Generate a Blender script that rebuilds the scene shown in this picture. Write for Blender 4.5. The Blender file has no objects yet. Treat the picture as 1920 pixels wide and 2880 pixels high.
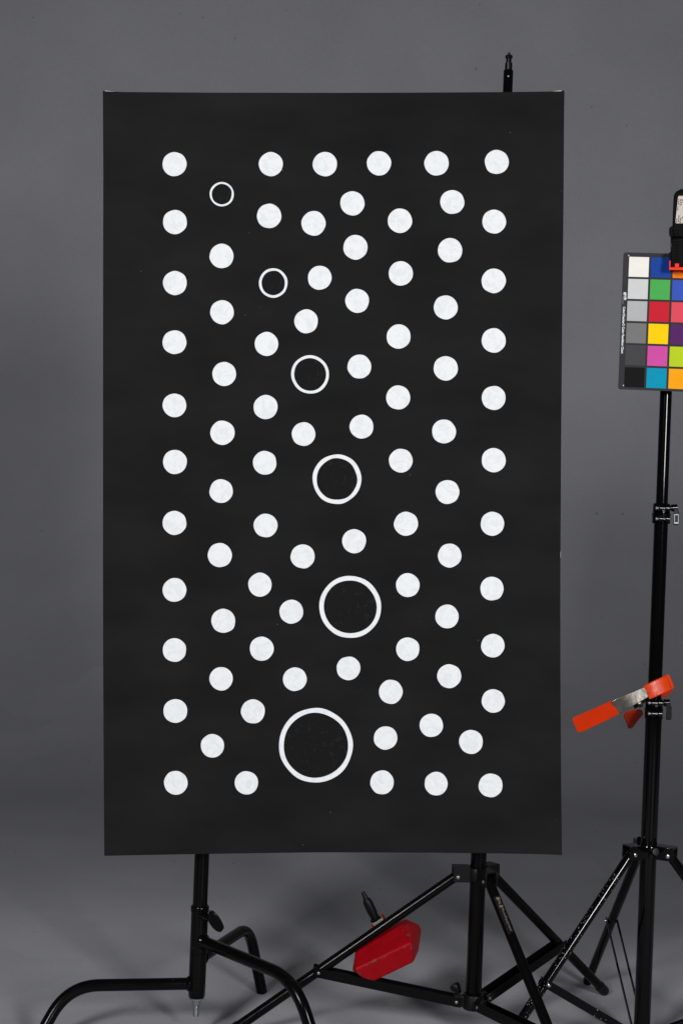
import bpy, bmesh, math, random
from mathutils import Vector as V, Matrix
random.seed(7)
S = bpy.context.scene
COL = S.collection

# ------------------------------------------------------------------ camera
ROLL = math.atan(0.0378)
CS, SN = math.cos(ROLL), math.sin(ROLL)
H = 1.23                                   # lens height above the studio floor
R = V((CS, 0, SN)); U = V((-SN, 0, CS)); F = V((0, 1, 0)); C0 = V((0, 0, H))
FPX = 4000.0                               # focal length in photo pixels
cam = bpy.data.cameras.new("camera")
cam.sensor_fit = 'VERTICAL'; cam.sensor_height = 36.0; cam.lens = 50.0
cam.clip_start = 0.05; cam.clip_end = 100
co = bpy.data.objects.new("camera", cam); COL.objects.link(co)
M = Matrix((R, U, -F)).transposed().to_4x4(); M.translation = C0
co.matrix_world = M
S.camera = co

# ------------------------------------------------------------------ world + studio lamps
W = bpy.data.worlds.new("World"); S.world = W; W.use_nodes = True
W.node_tree.nodes["Background"].inputs[0].default_value = (0.9, 0.95, 1.0, 1)
W.node_tree.nodes["Background"].inputs[1].default_value = 0.03
S.view_settings.view_transform = 'Standard'
S.view_settings.look = 'None'
S.view_settings.exposure = 0.0
S.view_settings.gamma = 1.0


def softbox(name, loc, target, power, w, h, col=(1, 1, 1)):
    l = bpy.data.lights.new(name, 'AREA'); l.shape = 'RECTANGLE'
    l.size = w; l.size_y = h; l.energy = power; l.color = col
    o = bpy.data.objects.new(name, l); COL.objects.link(o)
    o.location = loc
    o.rotation_euler = (V(target) - V(loc)).to_track_quat('-Z', 'Y').to_euler()
    return o


softbox("softbox", (-2.10, -1.2, 2.75), (0.0, 3.24, 0.1), 152, 0.75, 1.0)
softbox("softbox", (2.10, -1.2, 1.95), (0.0, 3.24, 0.3), 148, 0.75, 1.0)


# ------------------------------------------------------------------ placing helpers
def P(px, py, d):
    """point at depth d (metres along the view axis) seen at a photo pixel"""
    return C0 + R * ((px - 960) / FPX * d) + U * ((1440 - py) / FPX * d) + F * d


def kz(px, py):
    return R.z * (px - 960) / FPX + U.z * (1440 - py) / FPX


def at_height(px, py, z):
    return P(px, py, (z - H) / kz(px, py))


def project(p):
    q = p - C0; d = q.dot(F)
    return 960 + q.dot(R) / d * FPX, 1440 - q.dot(U) / d * FPX


def on_line(a, b, px, py):
    """point of segment a-b that is seen nearest to a pixel"""
    best = None
    for i in range(401):
        p = a.lerp(b, i / 400)
        x, y = project(p)
        e = (x - px) ** 2 + (y - py) ** 2
        if best is None or e < best[0]:
            best = (e, p)
    return best[1]


# ------------------------------------------------------------------ materials
def _n(t, typ, **kw):
    n = t.nodes.new(typ)
    for k, v in kw.items():
        setattr(n, k, v)
    return n


def lin(r, g, b):
    f = lambda c: c / 12.92 if c <= 0.04045 else ((c + 0.055) / 1.055) ** 2.4
    return tuple(f(c / 255) for c in (r, g, b))


def mat(name, col, rough=0.5, metal=0.0, spec=0.5, var=0.0, vscale=20, bump=0.0, bscale=200,
        stretch=None, coat=0.0, rvar=0.0):
    m = bpy.data.materials.new(name); m.use_nodes = True
    t = m.node_tree; b = t.nodes["Principled BSDF"]
    b.inputs["Base Color"].default_value = (*col, 1)
    b.inputs["Roughness"].default_value = rough
    b.inputs["Metallic"].default_value = metal
    b.inputs["Specular IOR Level"].default_value = spec
    b.inputs["Coat Weight"].default_value = coat
    tc = _n(t, "ShaderNodeTexCoord")
    mp = _n(t, "ShaderNodeMapping")
    if stretch:
        mp.inputs["Scale"].default_value = stretch
    t.links.new(tc.outputs["Object"], mp.inputs[0])
    if var > 0 or rvar > 0:
        nz = _n(t, "ShaderNodeTexNoise"); nz.inputs["Scale"].default_value = vscale
        nz.inputs["Detail"].default_value = 6
        t.links.new(mp.outputs[0], nz.inputs["Vector"])
        if var > 0:
            r = _n(t, "ShaderNodeMapRange")
            r.inputs[1].default_value = 0.3; r.inputs[2].default_value = 0.7
            r.inputs[3].default_value = 1 - var; r.inputs[4].default_value = 1 + var
            t.links.new(nz.outputs[0], r.inputs[0])
            mx = _n(t, "ShaderNodeMix", data_type='RGBA', blend_type='MULTIPLY')
            mx.inputs[0].default_value = 1
            mx.inputs[6].default_value = (*col, 1)
            t.links.new(r.outputs[0], mx.inputs[7])
            t.links.new(mx.outputs[2], b.inputs["Base Color"])
        if rvar > 0:
            r2 = _n(t, "ShaderNodeMapRange")
            r2.inputs[1].default_value = 0.3; r2.inputs[2].default_value = 0.7
            r2.inputs[3].default_value = max(0.03, rough - rvar); r2.inputs[4].default_value = rough + rvar
            t.links.new(nz.outputs[0], r2.inputs[0]); t.links.new(r2.outputs[0], b.inputs["Roughness"])
    if bump > 0:
        n2 = _n(t, "ShaderNodeTexNoise"); n2.inputs["Scale"].default_value = bscale
        n2.inputs["Detail"].default_value = 3
        t.links.new(mp.outputs[0], n2.inputs["Vector"])
        bp = _n(t, "ShaderNodeBump"); bp.inputs["Strength"].default_value = bump
        bp.inputs["Distance"].default_value = 0.002
        t.links.new(n2.outputs[0], bp.inputs["Height"])
        t.links.new(bp.outputs[0], b.inputs["Normal"])
    return m


def add_flecks(m, col, scale, size, cover, cscale=6, rough=0.6):
    """chips and paint flecks of their own colour, in clusters"""
    t = m.node_tree; b = t.nodes["Principled BSDF"]
    tc = _n(t, "ShaderNodeTexCoord")
    vo = _n(t, "ShaderNodeTexVoronoi"); vo.inputs["Scale"].default_value = scale
    t.links.new(tc.outputs["Object"], vo.inputs["Vector"])
    lt = _n(t, "ShaderNodeMath", operation='LESS_THAN'); lt.inputs[1].default_value = size
    t.links.new(vo.outputs["Distance"], lt.inputs[0])
    nz = _n(t, "ShaderNodeTexNoise"); nz.inputs["Scale"].default_value = cscale
    t.links.new(tc.outputs["Object"], nz.inputs["Vector"])
    gt = _n(t, "ShaderNodeMath", operation='GREATER_THAN'); gt.inputs[1].default_value = cover
    t.links.new(nz.outputs[0], gt.inputs[0])
    mu = _n(t, "ShaderNodeMath", operation='MULTIPLY')
    t.links.new(lt.outputs[0], mu.inputs[0]); t.links.new(gt.outputs[0], mu.inputs[1])
    mx = _n(t, "ShaderNodeMix", data_type='RGBA')
    src = b.inputs["Base Color"].links
    if src:
        t.links.new(src[0].from_socket, mx.inputs[6])
    else:
        mx.inputs[6].default_value = b.inputs["Base Color"].default_value
    mx.inputs[7].default_value = (*col, 1)
    t.links.new(mu.outputs[0], mx.inputs[0])
    t.links.new(mx.outputs[2], b.inputs["Base Color"])
    return m


MT = {}
MT['canvas'] = mat("black_acrylic", (0.0112, 0.0109, 0.0108), rough=0.65, spec=0.04, var=0.24, vscale=4,
                   bump=0.16, bscale=420, stretch=(1, 1, 2.2))
add_flecks(MT['canvas'], (0.16, 0.16, 0.16), 48, 0.04, 0.64, 9)
MT['canvas_side'] = mat("black_canvas_edge", (0.010, 0.010, 0.010), rough=0.7, spec=0.3)
MT['raw'] = mat("unpainted_canvas", (0.62, 0.57, 0.50), rough=0.85, spec=0.1, var=0.1, bump=0.3, bscale=500)
MT['wood'] = mat("pine", (0.45, 0.30, 0.17), rough=0.6, var=0.2, vscale=12, stretch=(1, 1, 8))
MT['inner'] = mat("black_overpaint", (0.0075, 0.0073, 0.0073), rough=0.7, spec=0.08, bump=0.3, bscale=420)
MT['satin'] = mat("satin_black_steel", (0.0022, 0.0022, 0.0022), rough=0.16, spec=0.15, rvar=0.04, vscale=30)
add_flecks(MT['satin'], (0.05, 0.05, 0.05), 60, 0.07, 0.60, 11)
MT['matte'] = mat("matte_black_aluminium", (0.0022, 0.0022, 0.0022), rough=0.19, spec=0.13, rvar=0.04, vscale=40)
MT['plastic'] = mat("black_plastic", (0.0045, 0.0045, 0.0045), rough=0.42, spec=0.15, bump=0.05, bscale=600)
MT['gloss'] = mat("gloss_black_paint", (0.0018, 0.0018, 0.0020), rough=0.09, spec=0.25, bump=0.03, bscale=60)
add_flecks(MT['gloss'], (0.5, 0.5, 0.5), 75, 0.07, 0.60, 8)
MT['spatter'] = mat("spattered_black_paint", (0.0018, 0.0018, 0.0020), rough=0.09, spec=0.25, bump=0.03, bscale=60)
add_flecks(MT['spatter'], (0.62, 0.62, 0.62), 210, 0.14, 0.505, 16)
MT['chrome'] = mat("zinc_plated_steel", (0.55, 0.56, 0.57), rough=0.28, metal=1.0)
MT['dullzinc'] = mat("galvanised_bolt", (0.20, 0.21, 0.22), rough=0.4, metal=0.6)
MT['darkmetal'] = mat("blackened_steel", (0.06, 0.055, 0.055), rough=0.25, metal=1.0)
MT['nickel'] = mat("nickel_plate", (0.30, 0.275, 0.245), rough=0.3, metal=1.0, bump=0.15, bscale=120, var=0.12, vscale=60)
MT['paleblock'] = mat('bare_cast_alloy', (0.42, 0.41, 0.39), rough=0.5, metal=0.3, var=0.12, vscale=90)
MT['orange'] = mat("orange_vinyl", (0.53, 0.026, 0.001), rough=0.24, spec=0.16, var=0.14, vscale=14, bump=0.32, bscale=38)
add_flecks(MT['orange'], (0.25, 0.03, 0.005), 70, 0.14, 0.60, 15)
MT['orangejaw'] = mat('glossy_orange_vinyl', (0.60, 0.040, 0.002), rough=0.15, spec=0.5, var=0.1, vscale=14, bump=0.12, bscale=45)
add_flecks(MT['orangejaw'], (0.25, 0.03, 0.005), 70, 0.14, 0.58, 15)
MT['clip'] = mat('dull_black_clip', (0.004, 0.004, 0.004), rough=0.6, spec=0.05)
MT['red'] = mat("red_cast_iron", (0.31, 0.0025, 0.007), rough=0.46, spec=0.10, var=0.12, vscale=40, bump=0.22, bscale=240)
MT['redjaw'] = mat("red_rubber_pad", (0.88, 0.045, 0.022), rough=0.6, spec=0.1)
MT['sticker'] = mat("cream_sticker", (0.55, 0.50, 0.43), rough=0.6, var=0.06)
MT['ink'] = mat("black_ink", (0.02, 0.02, 0.02), rough=0.6)
MT['goldprint'] = mat("worn_gold_print", (0.15, 0.13, 0.10), rough=0.5, var=0.4, vscale=300)
MT['whiteprint'] = mat("white_print", (0.75, 0.80, 0.80), rough=0.6)


def white_paint(name):
    m = bpy.data.materials.new(name); m.use_nodes = True
    t = m.node_tree; b = t.nodes["Principled BSDF"]
    b.inputs["Roughness"].default_value = 0.55; b.inputs["Specular IOR Level"].default_value = 0.25
    tc = _n(t, "ShaderNodeTexCoord")
    nz = _n(t, "ShaderNodeTexNoise"); nz.inputs["Scale"].default_value = 38
    nz.inputs["Detail"].default_value = 4; nz.inputs["Distortion"].default_value = 2.2
    oi = _n(t, "ShaderNodeObjectInfo")
    ad = _n(t, "ShaderNodeVectorMath", operation='ADD')
    sc = _n(t, "ShaderNodeVectorMath", operation='SCALE'); sc.inputs[3].default_value = 9
    t.links.new(oi.outputs["Location"], sc.inputs[0])
    t.links.new(tc.outputs["Object"], ad.inputs[0]); t.links.new(sc.outputs[0], ad.inputs[1])
    t.links.new(ad.outputs[0], nz.inputs["Vector"])
    rp = _n(t, "ShaderNodeValToRGB")
    rp.color_ramp.elements[0].position = 0.36; rp.color_ramp.elements[0].color = (0.715, 0.745, 0.773, 1)
    rp.color_ramp.elements[1].position = 0.56; rp.color_ramp.elements[1].color = (0.80, 0.82, 0.838, 1)
    t.links.new(nz.outputs[0], rp.inputs[0]); t.links.new(rp.outputs[0], b.inputs["Base Color"])
    bp = _n(t, "ShaderNodeBump"); bp.inputs["Strength"].default_value = 0.25; bp.inputs["Distance"].default_value = 0.001
    t.links.new(nz.outputs[0], bp.inputs["Height"]); t.links.new(bp.outputs[0], b.inputs["Normal"])
    return m


MT['white'] = white_paint("white_acrylic")


def inner_smudge(m):
    t = m.node_tree; b = t.nodes["Principled BSDF"]
    tc = _n(t, "ShaderNodeTexCoord")
    nz = _n(t, "ShaderNodeTexNoise"); nz.inputs["Scale"].default_value = 90
    nz.inputs["Detail"].default_value = 8; nz.inputs["Distortion"].default_value = 1.0
    t.links.new(tc.outputs["Object"], nz.inputs["Vector"])
    rp = _n(t, "ShaderNodeValToRGB")
    rp.color_ramp.elements[0].position = 0.58; rp.color_ramp.elements[0].color = (0.0075, 0.0073, 0.0073, 1)
    rp.color_ramp.elements[1].position = 0.85; rp.color_ramp.elements[1].color = (0.024, 0.023, 0.022, 1)
    t.links.new(nz.outputs[0], rp.inputs[0]); t.links.new(rp.outputs[0], b.inputs["Base Color"])


inner_smudge(MT['inner'])


def red_wear(m):
    """paint rubbed off along the edges of the casting (edge attribute written by its builder)"""
    t = m.node_tree; b = t.nodes["Principled BSDF"]
    at = _n(t, "ShaderNodeAttribute"); at.attribute_name = "wear"
    tc = _n(t, "ShaderNodeTexCoord")
    nz = _n(t, "ShaderNodeTexNoise"); nz.inputs["Scale"].default_value = 85; nz.inputs["Detail"].default_value = 8
    t.links.new(tc.outputs["Object"], nz.inputs["Vector"])
    ad = _n(t, "ShaderNodeMath", operation='MULTIPLY_ADD'); ad.inputs[1].default_value = 0.26
    t.links.new(at.outputs["Fac"], ad.inputs[0]); t.links.new(nz.outputs[0], ad.inputs[2])
    rp = _n(t, "ShaderNodeValToRGB")
    rp.color_ramp.elements[0].position = 0.745; rp.color_ramp.elements[0].color = (0, 0, 0, 1)
    rp.color_ramp.elements[1].position = 0.80; rp.color_ramp.elements[1].color = (1, 1, 1, 1)
    t.links.new(ad.outputs[0], rp.inputs[0])
    mx = _n(t, "ShaderNodeMix", data_type='RGBA')
    t.links.new(b.inputs["Base Color"].links[0].from_socket, mx.inputs[6])
    mx.inputs[7].default_value = (0.12, 0.055, 0.045, 1)
    t.links.new(rp.outputs[0], mx.inputs[0]); t.links.new(mx.outputs[2], b.inputs["Base Color"])


red_wear(MT['red'])


def backdrop_mat():
    m = bpy.data.materials.new("grey_studio_paint"); m.use_nodes = True
    t = m.node_tree; b = t.nodes["Principled BSDF"]
    b.inputs["Roughness"].default_value = 0.65; b.inputs["Specular IOR Level"].default_value = 0.25
    tc = _n(t, "ShaderNodeTexCoord")
    big = _n(t, "ShaderNodeTexNoise"); big.inputs["Scale"].default_value = 2.2; big.inputs["Detail"].default_value = 5
    t.links.new(tc.outputs["Object"], big.inputs["Vector"])
    mp = _n(t, "ShaderNodeMapping"); mp.inputs["Scale"].default_value = (95, 95, 95)
    t.links.new(tc.outputs["Object"], mp.inputs[0])
    fine = _n(t, "ShaderNodeTexNoise"); fine.inputs["Scale"].default_value = 1.0; fine.inputs["Detail"].default_value = 5
    t.links.new(mp.outputs[0], fine.inputs["Vector"])
    a = _n(t, "ShaderNodeMapRange"); a.inputs[1].default_value = 0.3; a.inputs[2].default_value = 0.7
    a.inputs[3].default_value = 0.95; a.inputs[4].default_value = 1.05
    t.links.new(big.outputs[0], a.inputs[0])
    c = _n(t, "ShaderNodeMapRange"); c.inputs[1].default_value = 0.25; c.inputs[2].default_value = 0.75
    c.inputs[3].default_value = 0.95; c.inputs[4].default_value = 1.05
    t.links.new(fine.outputs[0], c.inputs[0])
    mu = _n(t, "ShaderNodeMath", operation='MULTIPLY')
    t.links.new(a.outputs[0], mu.inputs[0]); t.links.new(c.outputs[0], mu.inputs[1])
    # small dark scuffs and specks of dirt
    vo = _n(t, "ShaderNodeTexVoronoi"); vo.inputs["Scale"].default_value = 7
    nz = _n(t, "ShaderNodeTexNoise"); nz.inputs["Scale"].default_value = 60
    t.links.new(tc.outputs["Object"], nz.inputs["Vector"])
    va = _n(t, "ShaderNodeVectorMath", operation='MULTIPLY_ADD')
    va.inputs[1].default_value = (0.02, 0.02, 0.02)
    t.links.new(nz.outputs[1], va.inputs[0]); t.links.new(tc.outputs["Object"], va.inputs[2])
    t.links.new(va.outputs[0], vo.inputs["Vector"])
    sp = _n(t, "ShaderNodeMapRange"); sp.inputs[1].default_value = 0.02; sp.inputs[2].default_value = 0.06
    sp.inputs[3].default_value = 0.55; sp.inputs[4].default_value = 1.0
    t.links.new(vo.outputs["Distance"], sp.inputs[0])
    # soft roller patches low on the sweep
    v2 = _n(t, "ShaderNodeTexVoronoi", distance='CHEBYCHEV'); v2.inputs["Scale"].default_value = 2.6
    t.links.new(tc.outputs["Object"], v2.inputs["Vector"])
    sx = _n(t, "ShaderNodeSeparateXYZ"); t.links.new(tc.outputs["Object"], sx.inputs[0])
    band = _n(t, "ShaderNodeMapRange"); band.inputs[1].default_value = 0.75; band.inputs[2].default_value = 0.45
    t.links.new(sx.outputs[2], band.inputs[0])
    sc_ = _n(t, "ShaderNodeSeparateColor"); t.links.new(v2.outputs["Color"], sc_.inputs[0])
    pa = _n(t, "ShaderNodeMath", operation='MULTIPLY'); t.links.new(sc_.outputs[0], pa.inputs[0]); t.links.new(band.outputs[0], pa.inputs[1])
    pb = _n(t, "ShaderNodeMath", operation='MULTIPLY_ADD'); pb.inputs[1].default_value = -0.07; pb.inputs[2].default_value = 1.02
    t.links.new(pa.outputs[0], pb.inputs[0])
    m0 = _n(t, "ShaderNodeMath", operation='MULTIPLY')
    t.links.new(mu.outputs[0], m0.inputs[0]); t.links.new(pb.outputs[0], m0.inputs[1]); mu = m0
    m2 = _n(t, "ShaderNodeMath", operation='MULTIPLY')
    t.links.new(mu.outputs[0], m2.inputs[0]); t.links.new(sp.outputs[0], m2.inputs[1])
    mx = _n(t, "ShaderNodeMix", data_type='RGBA', blend_type='MULTIPLY'); mx.inputs[0].default_value = 1
    mx.inputs[6].default_value = (0.395, 0.395, 0.425, 1)
    t.links.new(m2.outputs[0], mx.inputs[7]); t.links.new(mx.outputs[2], b.inputs["Base Color"])
    bp = _n(t, "ShaderNodeBump"); bp.inputs["Strength"].default_value = 0.15; bp.inputs["Distance"].default_value = 0.002
    t.links.new(fine.outputs[0], bp.inputs["Height"]); t.links.new(bp.outputs[0], b.inputs["Normal"])
    return m


# ------------------------------------------------------------------ mesh helpers
class MB:
    def __init__(s):
        s.v = []; s.f = []

    def add(s, vs, fs):
        o = len(s.v); s.v += [V(p) for p in vs]; s.f += [[i + o for i in f] for f in fs]

    def tube(s, pts, rad, seg=20, caps=True):
        """swept round tube; rad a number or one per point"""
        pts = [V(p) for p in pts]; n = len(pts)
        rs = rad if isinstance(rad, (list, tuple)) else [rad] * n
        tang = []
        for i in range(n):
            a = pts[max(0, i - 1)]; b = pts[min(n - 1, i + 1)]
            d = b - a
            tang.append(d.normalized() if d.length > 1e-9 else V((0, 0, 1)))
        ref = V((0, 1, 0)) if abs(tang[0].y) < 0.9 else V((1, 0, 0))
        u = (ref - tang[0] * ref.dot(tang[0])).normalized()
        vs = []; fs = []
        for i in range(n):
            u = (u - tang[i] * u.dot(tang[i])).normalized(); w = tang[i].cross(u)
            for k in range(seg):
                t = 2 * math.pi * k / seg
                vs.append(pts[i] + (u * math.cos(t) + w * math.sin(t)) * rs[i])
        for i in range(n - 1):
            for k in range(seg):
                k2 = (k + 1) % seg
                fs.append([i * seg + k, i * seg + k2, (i + 1) * seg + k2, (i + 1) * seg + k])
        if caps:
            fs.append(list(range(seg))[::-1]); fs.append([(n - 1) * seg + k for k in range(seg)])
        s.add(vs, fs); return s

    def lathe(s, base, axis, prof, seg=24):
        axis = V(axis).normalized(); base = V(base)
        ref = V((1, 0, 0)) if abs(axis.x) < 0.9 else V((0, 1, 0))
        u = (ref - axis * ref.dot(axis)).normalized(); w = axis.cross(u)
        vs = []; fs = []
        for (t, r) in prof:
            for k in range(seg):
                a = 2 * math.pi * k / seg
                vs.append(base + axis * t + (u * math.cos(a) + w * math.sin(a)) * max(r, 1e-5))
        for i in range(len(prof) - 1):
            for k in range(seg):
                k2 = (k + 1) % seg
                fs.append([i * seg + k, i * seg + k2, (i + 1) * seg + k2, (i + 1) * seg + k])
        fs.append(list(range(seg))[::-1]); fs.append([(len(prof) - 1) * seg + k for k in range(seg)])
        s.add(vs, fs); return s

    def box(s, c, ax, ay, az, hx, hy, hz):
        c = V(c); ax = V(ax).normalized() * hx; ay = V(ay).normalized() * hy; az = V(az).normalized() * hz
        vs = [c + ax * i + ay * j + az * k for i in (-1, 1) for j in (-1, 1) for k in (-1, 1)]
        s.add(vs, [[0, 1, 3, 2], [4, 6, 7, 5], [0, 4, 5, 1], [2, 3, 7, 6], [0, 2, 6, 4], [1, 5, 7, 3]]); return s

    def slab(s, front, back):
        """solid between two matching outlines"""
        n = len(front)
        s.add(list(front) + list(back),
              [list(range(n)), [n + i for i in range(n)][::-1]] +
              [[i, n + i, n + (i + 1) % n, (i + 1) % n] for i in range(n)]); return s


def thing(name, label, cat, loc=(0, 0, 0), group=None):
    o = bpy.data.objects.new(name, None); COL.objects.link(o); o.location = loc
    o.empty_display_size = 0.1
    o['label'] = label; o['category'] = cat
    if group:
        o['group'] = group
    return o


def world_loc(o):
    p = V((0, 0, 0))
    while o is not None:
        p += o.location; o = o.parent
    return p


def obj(name, mb, material, parent=None, bevel=0.0, seg=2, sharp=35, origin=None, label=None, smooth=True):
    base = world_loc(parent) if parent else V((0, 0, 0))
    org = V(origin) if origin is not None else base
    me = bpy.data.meshes.new(name)
    me.from_pydata([tuple(p - org) for p in mb.v], [], mb.f)
    bm = bmesh.new(); bm.from_mesh(me)
    bmesh.ops.recalc_face_normals(bm, faces=bm.faces)
    bm.to_mesh(me); bm.free()
    me.materials.append(material)
    if smooth:
        me.polygons.foreach_set("use_smooth", [True] * len(me.polygons))
        me.set_sharp_from_angle(angle=math.radians(sharp))
    o = bpy.data.objects.new(name, me); COL.objects.link(o)
    o.location = org - base
    if parent:
        o.parent = parent
    if bevel > 0:
        md = o.modifiers.new("bevel", 'BEVEL'); md.width = bevel; md.segments = seg
        md.limit_method = 'ANGLE'; md.angle_limit = math.radians(30); md.harden_normals = False
    if label:
        o['label'] = label
    return o


def fillet(pts, rad, n=10):
    """round the inner corners of a polyline"""
    out = [V(pts[0])]
    for i in range(1, len(pts) - 1):
        a, b, c = V(pts[i - 1]), V(pts[i]), V(pts[i + 1])
        u = (a - b).normalized(); w = (c - b).normalized()
        L = min(rad, (a - b).length * 0.48, (c - b).length * 0.48)
        p0, p2 = b + u * L, b + w * L
        for k in range(n + 1):
            t = k / n
            out.append(p0 * (1 - t) ** 2 + b * 2 * t * (1 - t) + p2 * t * t)
    out.append(V(pts[-1]))
    return out


def text_mesh(body, origin, xdir, ydir, length=None, height=None, name="lettering", material=None, parent=None,
              bold=0.0, center=True, thick=0.0):
    """flat printed lettering laid on a surface: xdir along the line, ydir up the letters"""
    cu = bpy.data.curves.new("txt", 'FONT'); cu.body = body; cu.size = 1.0; cu.offset = bold
    cu.resolution_u = 3
    tmp = bpy.data.objects.new("txt", cu); COL.objects.link(tmp)
    dg = bpy.context.evaluated_depsgraph_get(); dg.update()
    me = bpy.data.meshes.new_from_object(tmp.evaluated_get(dg))
    bpy.data.objects.remove(tmp)
    xs = [v.co.x for v in me.vertices]; ys = [v.co.y for v in me.vertices]
    x0, x1, y0, y1 = min(xs), max(xs), min(ys), max(ys)
    sx = length / (x1 - x0); sy = (height / (y1 - y0)) if height else sx
    xd = V(xdir).normalized(); yd = V(ydir).normalized()
    base = world_loc(parent)
    for v in me.vertices:
        x = (v.co.x - x0) * sx; y = (v.co.y - (y0 + y1) / 2) * sy
        v.co = V(origin) + xd * x + yd * y - base
    me.name = name; me.materials.clear(); me.materials.append(material)
    o = bpy.data.objects.new(name, me); COL.objects.link(o)
    if parent:
        o.parent = parent
    return o


def vertical(px, py, d):
    """x, y of a plumb pole seen at a pixel, and height of a pixel on that pole"""
    p = P(px, py, d)

    def z_at(qy):
        lo, hi = -1.0, 4.0
        for _ in range(50):
            m = (lo + hi) / 2
            if project(V((p.x, p.y, m)))[1] > qy:
                lo = m
            else:
                hi = m
        return (lo + hi) / 2
    return p.x, p.y, z_at


UP = V((0, 0, 1))

# ------------------------------------------------------------------ backdrop: one grey sheet, floor sweeping up into wall
prof = [(2.35, 0.0), (3.0, 0.0), (4.5, 0.0), (5.5, 0.0)]
rc = 2.3; yw = 8.3
for k in range(0, 25):
    a = math.pi / 2 * k / 24
    prof.append((yw - rc + rc * math.sin(a), rc - rc * math.cos(a)))
prof += [(yw, 2.2), (yw, 3.2), (yw, 5.0)]
mb = MB(); nx = 24
vs = []; fs = []
for (y, z) in prof:
    for i in range(nx + 1):
        vs.append((-6 + 12 * i / nx, y, z))
for j in range(len(prof) - 1):
    for i in range(nx):
        a = j * (nx + 1) + i
        fs.append([a, a + 1, a + nx + 2, a + nx + 1])
mb.add(vs, fs)
bd = obj("backdrop", mb, backdrop_mat(), sharp=80); bd['kind'] = 'structure'
bd['label'] = "seamless grey studio backdrop curving from the floor into the wall"

sf = obj("floor", MB().box(V((0, 1.0, -0.02)), V((1, 0, 0)), V((0, 1, 0)), UP, 7, 9, 0.012),
         mat("dark_studio_floor", (0.05, 0.048, 0.046), rough=0.55, var=0.15, vscale=3), sharp=60)
sf['kind'] = 'structure'; sf['label'] = "dark studio floor under the grey backdrop"

# ------------------------------------------------------------------ the painting
DC = 3.24
pc = P(945, 1330, DC + 0.042)
painting = thing("painting", "tall black canvas painted with white dots and six white rings, held upright", "painting", pc)


def interp(tab, t):
    for (a, b) in zip(tab, tab[1:]):
        if t <= b[0]:
            k = (t - a[0]) / (b[0] - a[0]); return a[1] + (b[1] - a[1]) * k
    return tab[-1][1]


TOP = [(291, 257), (300, 258.5), (340, 259.6), (600, 261.5), (960, 262), (1250, 261), (1450, 259.5), (1570, 258), (1585, 257)]
BOT = [(295, 2406), (420, 2403.5), (620, 2400), (900, 2396), (1200, 2397), (1400, 2399), (1560, 2402), (1578, 2404)]
LEF = [(257, 291), (480, 292.2), (900, 291.6), (1640, 291.4), (1900, 292), (2200, 293.6), (2406, 295)]
RIG = [(257, 1585), (300, 1584), (600, 1582), (880, 1578.8), (1250, 1575.5), (1640, 1573.3), (1900, 1573.5), (2200, 1575.6), (2404, 1578)]
NU, NV = 24, 36
grid = []
for j in range(NV + 1):
    v = j / NV
    row = []
    for i in range(NU + 1):
        u = i / NU
        xt = 291 + (1585 - 291) * u; xb = 295 + (1578 - 295) * u
        yl = 257 + (2406 - 257) * v; yr = 257 + (2404 - 257) * v
        T = V((xt, interp(TOP, xt))); B = V((xb, interp(BOT, xb)))
        L = V((interp(LEF, yl), yl)); Rr = V((interp(RIG, yr), yr))
        p = T * (1 - v) + B * v + L * (1 - u) + Rr * u
        p -= (V((291, 257)) * (1 - u) * (1 - v) + V((1585, 257)) * u * (1 - v) + V((295, 2406)) * (1 - u) * v + V((1578, 2404)) * u * v)
        row.append(P(p.x, p.y, DC))
    grid.append(row)
ring_idx = [(0, i) for i in range(NU + 1)] + [(j, NU) for j in range(1, NV + 1)] + \
           [(NV, i) for i in range(NU - 1, -1, -1)] + [(j, 0) for j in range(NV - 1, 0, -1)]
edge = [grid[j][i] for (j, i) in ring_idx]
cen = P(940, 1330, DC)
RIM = 0.0025
mb = MB()
vs = []; fs = []
for j in range(NV + 1):
    for i in range(NU + 1):
        vs.append(grid[j][i])
nface = 0
for j in range(NV):
    for i in range(NU):
        a = j * (NU + 1) + i
        fs.append([a, a + 1, a + NU + 2, a + NU + 1])
mb.add(vs, fs)
obj("canvas_front", mb, MT['canvas'], painting, sharp=80)


def push(p, out, back):
    d = p - cen
    return p + R * (out * (1 if d.dot(R) > 0 else -1)) * (1 if abs(d.dot(R)) > 0.5 else 0) \
        + U * (out * (1 if d.dot(U) > 0 else -1)) * (1 if abs(d.dot(U)) > 0.84 else 0) + F * back


loops = [edge, [push(p, 0.0012, 0.0015) for p in edge], [push(p, 0.0014, 0.030) for p in edge], [push(p, 0.0, 0.041) for p in edge]]
n = len(edge); mb = MB()
mb.add([p for l in loops for p in l],
       [[a * n + k, a * n + (k + 1) % n, (a + 1) * n + (k + 1) % n, (a + 1) * n + k] for a in range(3) for k in range(n)])
obj("canvas_side", mb, MT['canvas_side'], painting, sharp=60)
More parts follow.
